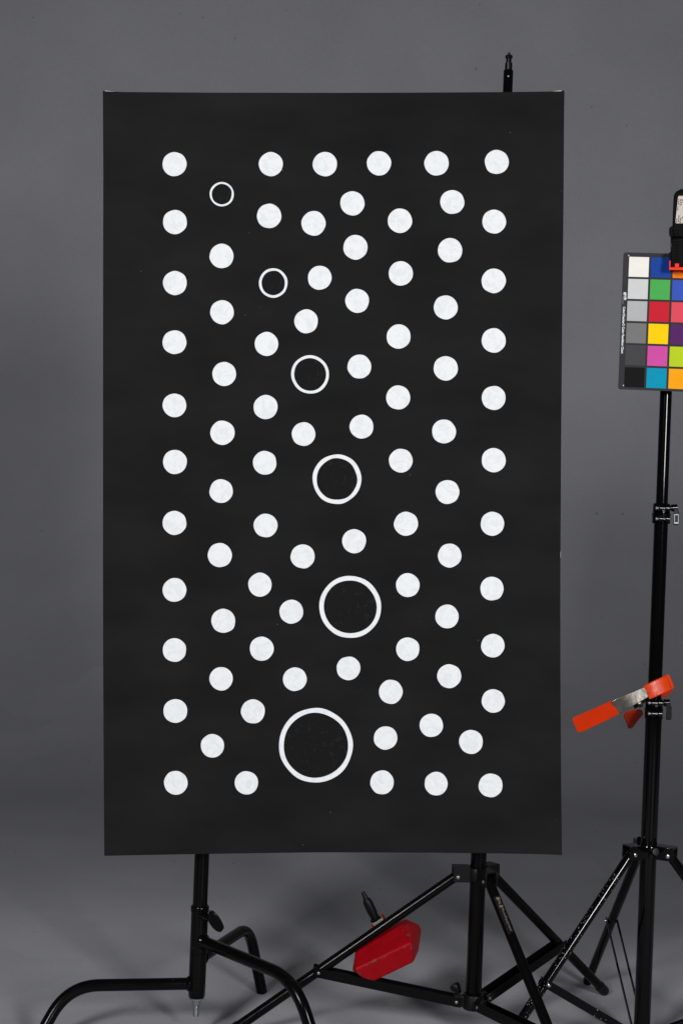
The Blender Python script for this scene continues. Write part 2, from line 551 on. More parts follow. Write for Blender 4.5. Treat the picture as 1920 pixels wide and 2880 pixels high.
# stretcher bars behind the cloth
bx0, bx1, by0, by1 = 312, 1556, 276, 2380
dB = DC + 0.024
for (a, b, wd) in (((bx0, by0 + 28), (bx1, by0 + 28), 'h'), ((bx0, by1 - 28), (bx1, by1 - 28), 'h'), ((bx0, 1330), (bx1, 1330), 'h')):
    p, q = P(*a, dB), P(*b, dB)
    obj("stretcher_bar", MB().box((p + q) / 2, R, U, F, (q - p).length / 2 - 0.003, 0.022, 0.0165), MT['wood'], painting, bevel=0.002)
for x in (bx0 + 28, bx1 - 28):
    for (ya, yb) in ((by0 + 58, 1300), (1360, by1 - 58)):
        p, q = P(x, ya, dB), P(x, yb, dB)
        obj("stretcher_bar", MB().box((p + q) / 2, R, U, F, 0.022, (q - p).length / 2 - 0.001, 0.0165), MT['wood'], painting, bevel=0.002)
# raw cloth corner folds that show above the top edge and at the side
for poly in ([(293, 258), (293, 255), (300, 255.2), (322, 257.4), (345, 259.6), (345, 262)],
             [(1545, 260), (1548, 257.6), (1565, 255.3), (1580, 253.8), (1582, 255), (1582, 260)]):
    obj("corner_fold", MB().slab([P(x, y, DC + 0.004) for x, y in poly], [P(x, y, DC + 0.02) for x, y in poly]),
        MT['raw'], painting, label="unpainted cream cloth showing above the top edge")
for poly in ([(1578, 259), (1579, 253.5), (1584, 254.5), (1586.2, 258), (1586, 264), (1583, 266)],
             [(290.5, 262), (290.2, 257), (292, 254.6), (295, 255), (296, 262)]):
    obj("corner_fold", MB().slab([P(x, y, DC + 0.001) for x, y in poly], [P(x, y, DC + 0.003) for x, y in poly]),
        MT['canvas_side'], painting, label="black tip of the folded corner")
poly = [(1572, 1545), (1575.0, 1548), (1576.2, 1556), (1576.0, 1566), (1573.5, 1576), (1571, 1578)]
obj("corner_fold", MB().slab([P(x, y, DC + 0.004) for x, y in poly], [P(x, y, DC + 0.012) for x, y in poly]),
    MT['raw'], painting, label="bit of unpainted cloth bulging at the right edge")

DOTS = [(401, 377), (622, 377), (746, 377), (870, 375), (1002, 375), (1140, 372),
        (809, 467), (1038, 464),
        (402, 510), (618, 496), (720, 513), (918, 507), (1134, 509),
        (816, 568), (1033, 575), (509, 588),
        (402, 650), (734, 638), (920, 628), (1133, 645), (820, 691), (1023, 706),
        (510, 717), (703, 738), (401, 786), (612, 790), (915, 773), (1133, 782),
        (515, 859), (825, 842), (1023, 846), (401, 931), (610, 935), (914, 913), (1133, 914),
        (511, 994), (697, 997), (830, 980), (1019, 991),
        (402, 1061), (608, 1063), (920, 1058), (1133, 1057), (508, 1128), (1027, 1130),
        (401, 1201), (610, 1207), (813, 1243), (932, 1203), (1130, 1203),
        (505, 1275), (695, 1278), (1032, 1276), (401, 1355), (597, 1343), (936, 1344), (1129, 1352),
        (513, 1426), (669, 1405), (1026, 1416), (401, 1493), (601, 1490), (936, 1491), (1131, 1483),
        (508, 1559), (677, 1560), (800, 1535), (897, 1589), (1031, 1553),
        (403, 1633), (581, 1634), (1132, 1610), (488, 1713), (885, 1695), (990, 1666), (1081, 1704),
        (404, 1798), (566, 1798), (877, 1797), (1001, 1800), (1126, 1804)]
KD = 1920 / 1568.0
DPX = DC / FPX


def wobble(nh=6, amp=0.012):
    c = [(random.uniform(-amp, amp) / (0.6 + 0.25 * k), random.uniform(0, 6.28)) for k in range(2, 2 + nh)]
    return lambda t: 1 + sum(a * math.cos((k + 2) * t + ph) for k, (a, ph) in enumerate(c))


def outline(px, py, rx, ry, wf, n, d):
    return [P(px + rx * wf(2 * math.pi * k / n) * math.cos(2 * math.pi * k / n),
              py + ry * wf(2 * math.pi * k / n) * math.sin(2 * math.pi * k / n), d) for k in range(n)]


for (x, y) in DOTS:
    px, py = x * KD, y * KD
    r = 33.9 - 0.9 * (y - 370) / 1430 + random.uniform(-0.5, 0.5)
    wf = wobble(7, 0.013)
    n = 40
    mb = MB().slab(outline(px, py, r, r * 1.008, wf, n, DC - 0.0006), outline(px, py, r * 1.004, r * 1.012, wf, n, DC + 0.0004))
    obj("white_dot", mb, MT['white'], painting, origin=P(px, py, DC), sharp=30)

RINGS = [(509.5, 446, 33.8, 34.2, 5.4, "smallest white ring, at the upper left"),
         (627.5, 650, 39.8, 41.8, 7.0, "second smallest ring, below the first"),
         (712, 860, 53.2, 53.8, 8.0, "third ring by size, left of centre"),
         (773.5, 1100.5, 68.3, 69.8, 11.2, "fourth ring by size, near the middle"),
         (804, 1394, 87.0, 87.2, 12.6, "second largest ring, right of centre"),
         (725, 1712, 103.8, 104.6, 13.2, "largest ring, near the bottom")]
for (x, y, rx, ry, w, lab) in RINGS:
    px, py = x * KD, y * KD
    wf = wobble(8, 0.010); wi = wobble(6, 0.016); n = 72
    o1 = outline(px, py, rx, ry, wf, n, DC - 0.0006); i1 = outline(px, py, rx - w, ry - w, wi, n, DC - 0.0006)
    o2 = outline(px, py, rx, ry, wf, n, DC + 0.0004); i2 = outline(px, py, rx - w, ry - w, wi, n, DC + 0.0004)
    mb = MB(); fs = []
    for k in range(n):
        k2 = (k + 1) % n
        fs += [[k, k2, n + k2, n + k], [2 * n + k, k, n + k, 3 * n + k][::1]] if False else [[k, k2, n + k2, n + k]]
        fs += [[k, k2, 2 * n + k2, 2 * n + k], [n + k, n + k2, 3 * n + k2, 3 * n + k]]
    mb.add(o1 + i1 + o2 + i2, fs)
    rg = obj("white_ring", mb, MT['white'], painting, origin=P(px, py, DC), sharp=30, label=lab)
    disc = MB().slab(outline(px, py, rx - w + 1.0, ry - w + 1.0, wi, n, DC - 0.0003),
                     outline(px, py, rx - w + 1.0, ry - w + 1.0, wi, n, DC + 0.0004))
    obj("black_disc", disc, MT['inner'], rg, origin=P(px, py, DC), sharp=30)

# ------------------------------------------------------------------ stand with three bent legs (left)
D0 = 3.30; sc0 = D0 / FPX
cx, cy, zc = vertical(560, 2620, D0)
left_stand = thing("grip_stand", "black steel stand with three bent tube legs, left under the canvas", "stand", (cx, cy, 0))
AX = lambda z: V((cx, cy, z))
zcol = zc(2555)
obj("riser_pole", MB().lathe(AX(zcol - 0.1), UP, [(0, 0.0171), (1.05, 0.0171), (1.052, 0.0160)], 28), MT['satin'], left_stand)
zb = zc(2805)
obj("column", MB().lathe(AX(zb), UP, [(0, 0.0165), (0.004, 0.0193), (zc(2768) - zb, 0.0198), (zc(2746) - zb, 0.0198), (zc(2745.4) - zb, 0.0194),
                                        (zc(2744.8) - zb, 0.0198), (zc(2679) - zb, 0.0198), (zc(2678.2) - zb, 0.0193), (zc(2677.4) - zb, 0.0198),
                                        (zc(2563) - zb, 0.0198)], 32), MT['satin'], left_stand)
z1 = zc(2563)
obj("collar", MB().lathe(AX(z1), UP, [(0, 0.0202), (0.001, 0.0212), (0.006, 0.0212), (0.0065, 0.0206), (0.008, 0.0206), (0.0085, 0.0212), (0.0115, 0.0212), (0.014, 0.0196), (0.0145, 0.0172)], 32), MT['satin'], left_stand)
z2 = zc(2808)
bolt = obj("bolt", MB().lathe(AX(z2 + 0.003), -UP, [(0, 0.0175), (0.0035, 0.0175), (0.0042, 0.0104), (0.0150, 0.0101), (0.0185, 0.0085), (0.0190, 0.0070)], 24), MT['dullzinc'], left_stand)
thr = [(0.0185, 0.0066)]
t = 0.0188
while t < 0.043:
    thr += [(t, 0.0070), (t + 0.0007, 0.0070), (t + 0.0012, 0.0061), (t + 0.0015, 0.0061)]; t += 0.0019
thr += [(0.0435, 0.0066), (0.0445, 0.0055)]
obj("thread", MB().lathe(AX(z2 + 0.003), -UP, thr, 20), MT['chrome'], bolt)
# tee handle
HD = [(591, 2559), (600.8, 2561.7), (615.5, 2577), (623.8, 2591), (630.8, 2607), (630, 2611), (622.5, 2621), (619, 2622.6),
      (608.5, 2619), (598, 2610), (588.7, 2596.8), (584, 2588), (587.4, 2576), (586, 2567)]
tee = obj("tee_handle", MB().slab([P(x, y, 3.238) for x, y in HD], [P(x, y, 3.252) for x, y in HD]), MT['satin'], left_stand, bevel=0.003)
obj("screw", MB().tube([P(566, 2573, 3.286), P(574, 2577, 3.275), P(590, 2583, 3.252)], [0.0085, 0.0078, 0.0070], 16), MT['satin'], tee)
obj("washer", MB().tube([P(580, 2579, 3.267), P(583, 2580.5, 3.263)], [0.0088, 0.0088], 16), MT['darkmetal'], tee)
# legs
LR = 0.0138
zl = P(548, 2766, D0).z


def foot_pt(px, py, z=LR):
    return at_height(px, py, z)


def leg_mesh(pts, r):
    p = [V(q) for q in pts]
    return MB().tube(p, [r] * len(p), 24)


legs = []
a = V((cx, cy, zl)); c = at_height(192, 2772.5, zl); f = foot_pt(95, 2946, 0.003)
legs.append((fillet([a, c, f], 0.085, 14)))
za = P(560, 2643, D0).z
a = V((cx, cy, za)); c = at_height(829, 2755, za); f = foot_pt(935, 3090, 0.003)
legs.append((fillet([a, c, f], 0.075, 14)))
za = P(560, 2699, D0).z
a = V((cx, cy, za)); c = at_height(699.6, 2605, za); f = foot_pt(736.5, 2790, 0.002)
legs.append((fillet([a, c, f], 0.060, 14)))
for l in legs:
    lg = obj("bent_leg", leg_mesh(l, LR), MT['satin'], left_stand, sharp=50)
    d = (l[1] - l[0]).normalized()
    obj("weld", MB().lathe(l[0] + d * 0.0175, d, [(0, 0.0185), (0.003, 0.0175), (0.006, 0.0150), (0.0075, 0.0139)], 24), MT['satin'], lg)

# ------------------------------------------------------------------ tripod stand behind the canvas (middle)
D1 = 3.33
mx_, my_, zm = vertical(1338, 2600, D1)
AXM = lambda z: V((mx_, my_, z))
mid = thing("tripod_stand", "matte black tripod light stand behind the canvas, red weight hanging on its leg", "stand", (mx_, my_, 0))
zbot = zm(2832)
obj("column", MB().lathe(AXM(zbot), UP, [(0, 0.0175), (0.002, 0.0186), (zm(1700) - zbot, 0.0186), (zm(1698) - zbot, 0.0178)], 32), MT['matte'], mid)
obj("column_tube", MB().lathe(AXM(zm(1720)), UP, [(0, 0.0155), (zm(1000) - zm(1720), 0.0155), (zm(998) - zm(1720), 0.015)], 28), MT['matte'], mid)
zs = zm(198)
obj("upper_tube", MB().lathe(AXM(zm(1020)), UP, [(0, 0.0114), (zs - zm(1020) - 0.002, 0.0114), (zs - zm(1020), 0.0104)], 28), MT['gloss'], mid)
for yy, rr in ((1700, 0.023), (1000, 0.020)):
    obj("locking_collar", MB().lathe(AXM(zm(yy) - 0.022), UP, [(0, rr - 0.002), (0.002, rr), (0.042, rr), (0.044, rr - 0.002)], 28), MT['plastic'], mid)
k = sc1 = D1 / FPX
obj("spigot", MB().lathe(AXM(zs - 0.003), UP, [(0, 0.0086), (0.0030 + 20 * k, 0.0086), (0.0035 + 21 * k, 0.0064), (0.003 + 33 * k, 0.0062),
                                                 (0.003 + 34 * k, 0.0078), (0.003 + 35.5 * k, 0.0088), (0.003 + 40 * k, 0.0088), (0.003 + 41.5 * k, 0.0080), (0.003 + 41.7 * k, 0.0032),
                                                 (0.003 + 49 * k, 0.0031), (0.003 + 50 * k, 0.0024)], 28), MT['darkmetal'], mid)
# small rivet on the upper tube
rp = P(1428.5, 214, D1 - 0.011)
obj("rivet", MB().lathe(rp, -F, [(0, 0.0024), (0.0008, 0.0020), (0.0012, 0.0008)], 12), MT['dullzinc'], mid)


def fwd(px, py, d, foot):
    return None


# hub with leg brackets
ML = 0.0118
left_p = P(1287, 2460, D1); left_f = at_height(642, 2906, ML)
rear_f = at_height(1697, 2786, ML)
front_f = at_height(1634, 3122, ML)
zh = left_p.z


def flat(v):
    v = V(v); v.z = 0; return v.normalized()


axm = AXM(zh)
dl = flat(left_f - axm); dr = flat(rear_f - axm); df = flat(front_f - axm)
ztop = zm(2436); zlow = zm(2478)
hub = obj("hub", MB().lathe(AXM(zlow + 0.004), UP, [(0, 0.0192), (0, 0.0262), (0.002, 0.0275), (ztop - zlow - 0.010, 0.0275), (ztop - zlow - 0.006, 0.0255), (ztop - zlow - 0.006, 0.0192)], 32), MT['plastic'], mid)
hz = (ztop + zlow) / 2


def bracket(d, reach, hh, w, zc_, name="bracket", parent=None, m=None, ax=None, top=True):
    """inverted U bracket that carries a leg: two cheeks and a roof"""
    s = d.cross(UP).normalized(); mb = MB(); base = V((ax.x, ax.y, zc_))
    c = base + d * (reach / 2 + 0.010)
    L = reach / 2 - 0.010
    for sg in (-1, 1):
        mb.box(c + s * sg * (w / 2), d, s, UP, L, 0.0022, hh / 2)
    if top:
        mb.box(c + UP * (hh / 2 - 0.002) - d * 0.0, d, s, UP, L - 0.0002, w / 2 - 0.0018, 0.0021)
    return obj(name, mb, m, parent, bevel=0.0012)


for d_ in (dl, dr, df):
    br = bracket(d_, 0.060, ztop - zlow, 0.029, hz, "leg_bracket", mid, MT['plastic'], axm)
    s_ = d_.cross(UP).normalized()
    side = s_ if s_.dot(F) < 0 else -s_
    pv = V((axm.x, axm.y, hz - 0.006)) + d_ * 0.049
    obj("screw", MB().lathe(pv + side * 0.0163, side, [(0, 0.0042), (0.0012, 0.0040), (0.002, 0.0026)], 16), MT['dullzinc'], br)
leg_pts = {}
for nm, d_, ft in (('left', dl, left_f), ('rear', dr, rear_f), ('front', df, front_f)):
    a = V((axm.x, axm.y, hz - 0.005)) + d_ * 0.047
    if nm == 'left':
        a = V((left_p.x, left_p.y, left_p.z))
    ax_ = (ft - a).normalized()
    lab = None
    lg = obj("leg", MB().tube([a - ax_ * 0.004, ft], ML, 24), MT['matte'], mid, label=lab)
    obj("foot_cap", MB().lathe(ft - ax_ * 0.030, ax_, [(0, ML + 0.0006), (0.0005, ML + 0.0016), (0.030, ML + 0.0016), (0.036, ML), (0.040, ML * 0.6), (0.041, 0.002)], 24), MT['plastic'], lg)
    leg_pts[nm] = (a, ft, lg)
# lower collar with the three brace channels
zlo = zm(2815)
lowc = obj("lower_collar", MB().lathe(AXM(zm(2838)), UP, [(0, 0.0170), (0.001, 0.0215), (0.003, 0.0245), (zm(2797) - zm(2838), 0.0245), (zm(2795) - zm(2838), 0.0235), (zm(2795) - zm(2838), 0.0188)], 32), MT['plastic'], mid)
for d_ in (dl, dr, df):
    obj("lug", MB().box(AXM(zlo) + d_ * 0.031, d_, d_.cross(UP), UP, 0.015, 0.0085, 0.013), MT['plastic'], lowc, bevel=0.002)
kn = P(1284, 2782, 3.375)
obj("knob", MB().lathe(kn, V((-0.5, 0.4, 0.6)), [(-0.012, 0.006), (0, 0.010), (0.004, 0.0125), (0.010, 0.0125), (0.013, 0.010), (0.0135, 0.004)], 20), MT['plastic'], lowc)


def channel(p, q, w, h, thick, name, parent, m, ribs=True):
    d = (q - p).normalized(); s = d.cross(UP).normalized(); u = s.cross(d).normalized()
    if u.z < 0:
        u = -u
    c = (p + q) / 2; L = (q - p).length / 2
    mb = MB()
    for sg in (-1, 1):
        mb.box(c + s * sg * (w / 2), d, s, u, L, thick / 2, h / 2)
        if ribs:
            for off in (-0.28, 0.0, 0.28):
                mb.box(c + s * sg * (w / 2 + thick / 2 + 0.0002) + u * h * off, d, s, u, L - 0.004, 0.0006, h * 0.09)
    mb.box(c - u * (h / 2 - thick / 2), d, s, u, L - 0.0004, w / 2 - thick / 2 - 0.0001, thick / 2)
    return obj(name, mb, m, parent, bevel=0.0005, seg=1), s, u


br_targets = {'left': (897, 2735), 'rear': (1573, 2655), 'front': (1552, 2927)}
for nm, d_ in (('left', dl), ('rear', dr), ('front', df)):
    a, ft, lg = leg_pts[nm]
    q = on_line(a, ft, *br_targets[nm])
    p = AXM(zlo - 0.001) + d_ * 0.030
    dd = (q - p).normalized()
    ch, s, u = channel(p, q + dd * 0.012, 0.029, 0.022, 0.0022, "brace", mid, MT['matte'], ribs=(nm != 'left'))
    side = s if s.dot(F) < 0 else -s
    for pt in (q, p + dd * 0.012):
        obj("screw", MB().lathe(pt + side * 0.0160, side, [(0, 0.0036), (0.001, 0.0034), (0.0018, 0.0022)], 14), MT['dullzinc'], ch)

# worn sticker with gold print on the front leg
a, ft, lg = leg_pts['front']
s0 = on_line(a, ft, 1396, 2531); s1 = on_line(a, ft, 1433, 2628)
ld = (s1 - s0).normalized(); tocam = (C0 - (s0 + s1) / 2).normalized()
nrm = (tocam - ld * tocam.dot(ld)).normalized()
side = ld.cross(nrm).normalized()
if side.dot(R) < 0:
    side = -side
nrm_r = (nrm * 0.93 + side * 0.36).normalized(); ydir = nrm_r.cross(ld).normalized()
if ydir.dot(R) < 0:
    ydir = -ydir
o_ = s0 + nrm_r * (ML + 0.0006)
LL = (s1 - s0).length
# black sticker base, wrapped round the tube
mb = MB(); vs = []; fs = []
for i in range(9):
    an = (i - 4) / 4 * 0.75
    dirv = nrm_r * math.cos(an) + ydir * math.sin(an)
    for t_ in (-0.004, LL + 0.004):
        vs.append(s0 + ld * t_ + dirv * (ML + 0.0002))
for i in range(8):
    fs.append([2 * i, 2 * i + 1, 2 * i + 3, 2 * i + 2])
mb.add(vs, fs)
stk = obj("sticker", mb, MT['plastic'], lg, label="long black sticker with worn gold print")
mb = MB()
for t_, l_ in ((0.0, 0.006), (LL * 0.235, 0.0055)):
    mb.box(o_ + ld * (t_ + l_ / 2), ld, ydir, nrm_r, l_ / 2, 0.0042, 0.0001)
obj("printed_block", mb, MT['goldprint'], stk)
text_mesh("FAL", o_ + ld * (LL * 0.085), ld, -ydir if False else ydir, length=LL * 0.13, height=0.0065, material=MT['goldprint'], parent=stk, bold=0.02)
text_mesh("PhotoEquipment", o_ + ld * (LL * 0.33), ld, ydir, length=LL * 0.66, height=0.0075, material=MT['goldprint'], parent=stk, bold=0.01)

# ------------------------------------------------------------------ glossy tripod stand (right)
D2 = 3.35
rx_, ry_, zr = vertical(1817, 2540, D2)
AXR = lambda z: V((rx_, ry_, z))
right_stand = thing("tripod_stand", "glossy black tripod light stand with white paint flecks on its legs, at the right edge", "stand", (rx_, ry_, 0))
SEG = 32
z0 = 0.015
obj("column", MB().lathe(AXR(z0), UP, [(0, 0.0182), (0.002, 0.0192), (zr(2014) - z0, 0.0192)], SEG), MT['gloss'], right_stand)
obj("middle_tube", MB().lathe(AXR(zr(2030)), UP, [(0, 0.0163), (zr(1460) - zr(2030), 0.0163)], SEG), MT['gloss'], right_stand)
obj("upper_tube", MB().lathe(AXR(zr(1480)), UP, [(0, 0.0139), (zr(765) - zr(1480), 0.0139), (zr(763) - zr(1480), 0.012)], SEG), MT['gloss'], right_stand)


def lock_collar(pxl, y0, metal_plate):
    """flip-lock clamp: two split rings with lugs, a bolt, a spring and a lever"""
    zt, zb_ = zr(y0), zr(y0 + 57)
    hgt = zt - zb_
    r = 0.0212
    mb = MB().lathe(AXR(zb_), UP, [(0, r - 0.002), (0.001, r), (hgt * 0.43, r), (hgt * 0.45, r + 0.0012), (hgt * 0.50, r + 0.0012), (hgt * 0.52, r - 0.001),
                                    (hgt * 0.94, r - 0.001), (hgt, r - 0.003)], SEG)
    cl = obj("locking_collar", mb, MT['gloss'], right_stand)
    k_ = 3.32 / FPX
    for row, (dy, bl) in enumerate(((13, 1), (43, 0))):
        for x0_, x1_ in ((pxl - 6, pxl + 4.5), (pxl + 12.5, pxl + 23)):
            p = P(x0_, y0 + dy, 3.322); q = P(x1_, y0 + dy + 0.6, 3.322)
            obj("lug", MB().tube([p, p.lerp(q, 0.06), p.lerp(q, 0.94), q], [0.0072, 0.0080, 0.0080, 0.0072], 18), MT['gloss'], cl)
        p = P(pxl - 14, y0 + dy, 3.3215); q = P(pxl + 25, y0 + dy + 1, 3.3215)
        b_ = obj("bolt", MB().tube([p, q], 0.0026, 12), MT['dullzinc'], cl)
        obj("bolt_head", MB().tube([P(pxl - 15.5, y0 + dy, 3.320), P(pxl - 14.5, y0 + dy, 3.320), P(pxl - 11, y0 + dy, 3.320)], [0.0022, 0.0042, 0.0042], 12), MT['dullzinc'], b_)
    pts = []
    for i in range(61):
        t_ = i / 60
        pts.append(P(pxl + 5 + 6.5 * t_, y0 + 21, 3.3155) + (U * math.cos(t_ * 25.1) + F * math.sin(t_ * 25.1)) * 0.0027)
    obj("spring", MB().tube(pts, 0.0006, 6), MT['chrome'], cl)
    p = P(pxl + 26, y0 + 13, 3.322); q = P(pxl + 46, y0 + 12, 3.322)
    lv = obj("lever", MB().tube([p, p.lerp(q, 0.2), p.lerp(q, 0.22), q.lerp(p, 0.06), q], [0.0055, 0.0055, 0.0085, 0.0085, 0.0070], 20), MT['gloss'], cl)
    pd = [(pxl + 36, y0 + 14), (pxl + 46, y0 + 13), (pxl + 51, y0 + 26), (pxl + 51, y0 + 58), (pxl + 48, y0 + 61), (pxl + 37, y0 + 61), (pxl + 35, y0 + 58), (pxl + 36.5, y0 + 34)]
    pdl = obj("lever_paddle", MB().slab([P(x, y, 3.312) for x, y in pd], [P(x, y, 3.328) for x, y in pd]), MT['plastic'], cl, bevel=0.0015)
    pl = [(pxl + 37.5, y0 + 30), (pxl + 50, y0 + 30), (pxl + 50, y0 + 57), (pxl + 37, y0 + 57)]
    if metal_plate:
        obj("lever_plate", MB().slab([P(x, y, 3.3108) for x, y in pl], [P(x, y, 3.3125) for x, y in pl]), MT['dullzinc'], pdl, bevel=0.0004)
        pl = [(pxl + 39.5, y0 + 32.5), (pxl + 48.4, y0 + 32.5), (pxl + 48.4, y0 + 53), (pxl + 39.2, y0 + 53)]
    obj("grip_pad", MB().slab([P(x, y, 3.3102) for x, y in pl], [P(x, y, 3.3125) for x, y in pl]), MT['plastic'], pdl)


lock_collar(1857, 1416, True)
lock_collar(1836, 1964, False)
# hub
zt, zb_ = zr(2373), zr(2410)
hubr = obj("hub", MB().lathe(AXR(zb_ + 0.002), UP, [(0, 0.0196), (0, 0.026), (zt - zb_ - 0.008, 0.028), (zt - zb_ - 0.003, 0.026), (zt - zb_ - 0.001, 0.0196)], SEG), MT['gloss'], right_stand)
RL = 0.0112
fl = at_height(1382, 2993, RL); frr = at_height(1652, 2758, RL); fr_ = at_height(2345, 3045, RL)
axr = AXR((zt + zb_) / 2)
d1, d2, d3 = flat(fl - axr), flat(frr - axr), flat(fr_ - axr)
legs_r = {}
for nm, d_, ft in (('left', d1, fl), ('rear', d2, frr), ('right', d3, fr_)):
    br = bracket(d_, 0.064, zt - zb_, 0.030, axr.z, "leg_bracket", right_stand, MT['gloss'], axr)
    a = V((axr.x, axr.y, axr.z - 0.004)) + d_ * 0.050
    ax_ = (ft - a).normalized()
    lg = obj("leg", MB().tube([a - ax_ * 0.006, ft], RL, 24), MT['spatter'] if nm != 'rear' else MT['gloss'], right_stand,
             label="leg flecked with white paint" if nm != 'rear' else None)
    obj("foot_cap", MB().lathe(ft - ax_ * 0.03, ax_, [(0, RL + 0.0006), (0.0005, RL + 0.0016), (0.030, RL + 0.0016), (0.036, RL), (0.040, 0.004)], 24), MT['plastic'], lg)
    s_ = d_.cross(UP).normalized(); side = s_ if s_.dot(F) < 0 else -s_
    obj("rivet", MB().lathe(a + side * 0.0170, side, [(0, 0.0050), (0.0012, 0.0047), (0.0022, 0.0028)], 16), MT['chrome'], br)
    legs_r[nm] = (a, ft, lg)
# locking knob on the front of the hub
kp = P(1833, 2396, 3.322)
kb = obj("hub_knob", MB().lathe(kp, V((0.15, -1, 0.25)), [(0, 0.007), (0.006, 0.0075), (0.008, 0.009), (0.020, 0.0095), (0.023, 0.008), (0.0235, 0.003)], 20), MT['plastic'], right_stand)
obj("hub_tab", MB().slab([P(x, y, 3.375) for x, y in ((1790, 2376), (1790, 2356), (1793, 2352.5), (1800, 2352.5), (1802, 2376))],
                         [P(x, y, 3.383) for x, y in ((1790, 2376), (1790, 2356), (1793, 2352.5), (1800, 2352.5), (1802, 2376))]), MT['gloss'], right_stand, bevel=0.001)
# bottom collar and flat braces
zbc = 0.030
bc = obj("lower_collar", MB().lathe(AXR(zbc - 0.014), UP, [(0, 0.0198), (0.001, 0.024), (0.027, 0.024), (0.028, 0.0198)], SEG), MT['gloss'], right_stand)


def bar(p, q, w, t_, name, parent, m):
    d = (q - p).normalized(); s = d.cross(UP).normalized(); u = s.cross(d).normalized()
    return obj(name, MB().box((p + q) / 2, d, s, u, (q - p).length / 2, t_ / 2, w / 2), m, parent, bevel=0.0006), s


for nm, tgt, d_ in (('left', (1543, 2772), d1), ('rear', (1721, 2590), d2), ('right', None, d3)):
    a, ft, lg = legs_r[nm]
    q = on_line(a, ft, *tgt) if tgt else a.lerp(ft, 0.62)
    s = d_.cross(UP).normalized()
    wid = 0.019 if nm != 'rear' else 0.0095
    for sg in (-1, 1):
        p = AXR(zbc) + d_ * 0.026 + s * sg * 0.0135
        qq = q + s * sg * 0.0135
        ext = (qq - p).normalized() * 0.008
        b_, _ = bar(p, qq + ext, wid, 0.0026, "brace", right_stand, MT['spatter'] if nm == 'left' else MT['gloss'])
    side = s if s.dot(F) < 0 else -s
    if nm == 'rear':
        side = s if s.dot(R) < 0 else -s
    obj("rivet", MB().lathe(q + side * 0.0146, side, [(0, 0.0048), (0.0014, 0.0045), (0.0026, 0.0026), (0.005, 0.0024), (0.0055, 0.001)], 16), MT['chrome'], b_)

# ------------------------------------------------------------------ red counterweight hanging on the middle stand
wpx = lambda u, v, d: P(900 + u / 3.92, 2450 + v / 3.92, d)
wc = wpx(720, 880, 3.39)
weight = thing("counterweight", "chipped red cast iron counterweight with black tapered grip hanging on a tripod leg", "counterweight", wc)
def on_plane(u, v, a, b, c):
    """point seen at a pixel on the plane through three points"""
    n_ = (b - a).cross(c - a); r_ = wpx(u, v, 1.0) - C0
    return C0 + r_ * ((a - C0).dot(n_) / r_.dot(n_))


w3, w4, w6 = wpx(1012, 785, 3.270), wpx(378, 1088, 3.266), wpx(590, 1216, 3.297)
w1 = wpx(400, 815, 3.334)
hull = [w1, on_plane(860, 585, w1, w3, w4), w3, w4,
        on_plane(1032, 1003, w3, w4, w6), w6, on_plane(470, 1180, w3, w4, w6), wpx(352, 1095, 3.292),
        wpx(940, 526, 3.372), wpx(1088, 588, 3.395), wpx(1118, 650, 3.398), wpx(1084, 880, 3.380),
        wpx(480, 760, 3.42), wpx(900, 540, 3.445), wpx(1040, 700, 3.45), wpx(430, 950, 3.43), wpx(620, 1120, 3.41), wpx(1020, 930, 3.42)]
RIDGE = (hull[2] - wc, hull[3] - wc)
bm = bmesh.new()
for p in hull:
    bm.verts.new(p - wc)
res = bmesh.ops.convex_hull(bm, input=bm.verts)
bmesh.ops.delete(bm, geom=[g for g in res['geom_interior'] + res['geom_unused'] if isinstance(g, bmesh.types.BMVert)], context='VERTS')
bmesh.ops.dissolve_limit(bm, angle_limit=math.radians(6), verts=bm.verts, edges=bm.edges)
wl = bm.verts.layers.float.new("wear")
ridge = [(e.verts[0].co.copy(), e.verts[1].co.copy()) for e in bm.edges]
bv = bmesh.ops.bevel(bm, geom=list(bm.edges), offset=0.0055, segments=4, profile=0.6, affect='EDGES', clamp_overlap=True)
bmesh.ops.triangulate(bm, faces=bm.faces)
for _ in range(4):
    bmesh.ops.subdivide_edges(bm, edges=[e for e in bm.edges if e.calc_length() > 0.006], cuts=1, use_grid_fill=False)
    bmesh.ops.triangulate(bm, faces=bm.faces)


def seg_dist(p, a, b):
    ab = b - a
    t_ = max(0, min(1, (p - a).dot(ab) / ab.length_squared))
    return (a + ab * t_ - p).length


for v_ in bm.verts:
    w1 = max(0.0, 1 - max(0.0, min(seg_dist(v_.co, a, b) for a, b in ridge) - 0.001) / 0.007)
    w2 = max(0.0, 1 - max(0.0, seg_dist(v_.co - V((0, 0, -0.004)), *RIDGE) - 0.0015) / 0.008)
    v_[wl] = max(0.72 * w1, 1.12 * w2)
bmesh.ops.recalc_face_normals(bm, faces=bm.faces)
me = bpy.data.meshes.new("weight_body"); bm.to_mesh(me); bm.free()
me.polygons.foreach_set("use_smooth", [True] * len(me.polygons)); me.set_sharp_from_angle(angle=math.radians(40))
me.materials.append(MT['red'])
wb = bpy.data.objects.new("weight_body", me); COL.objects.link(wb); wb.parent = weight
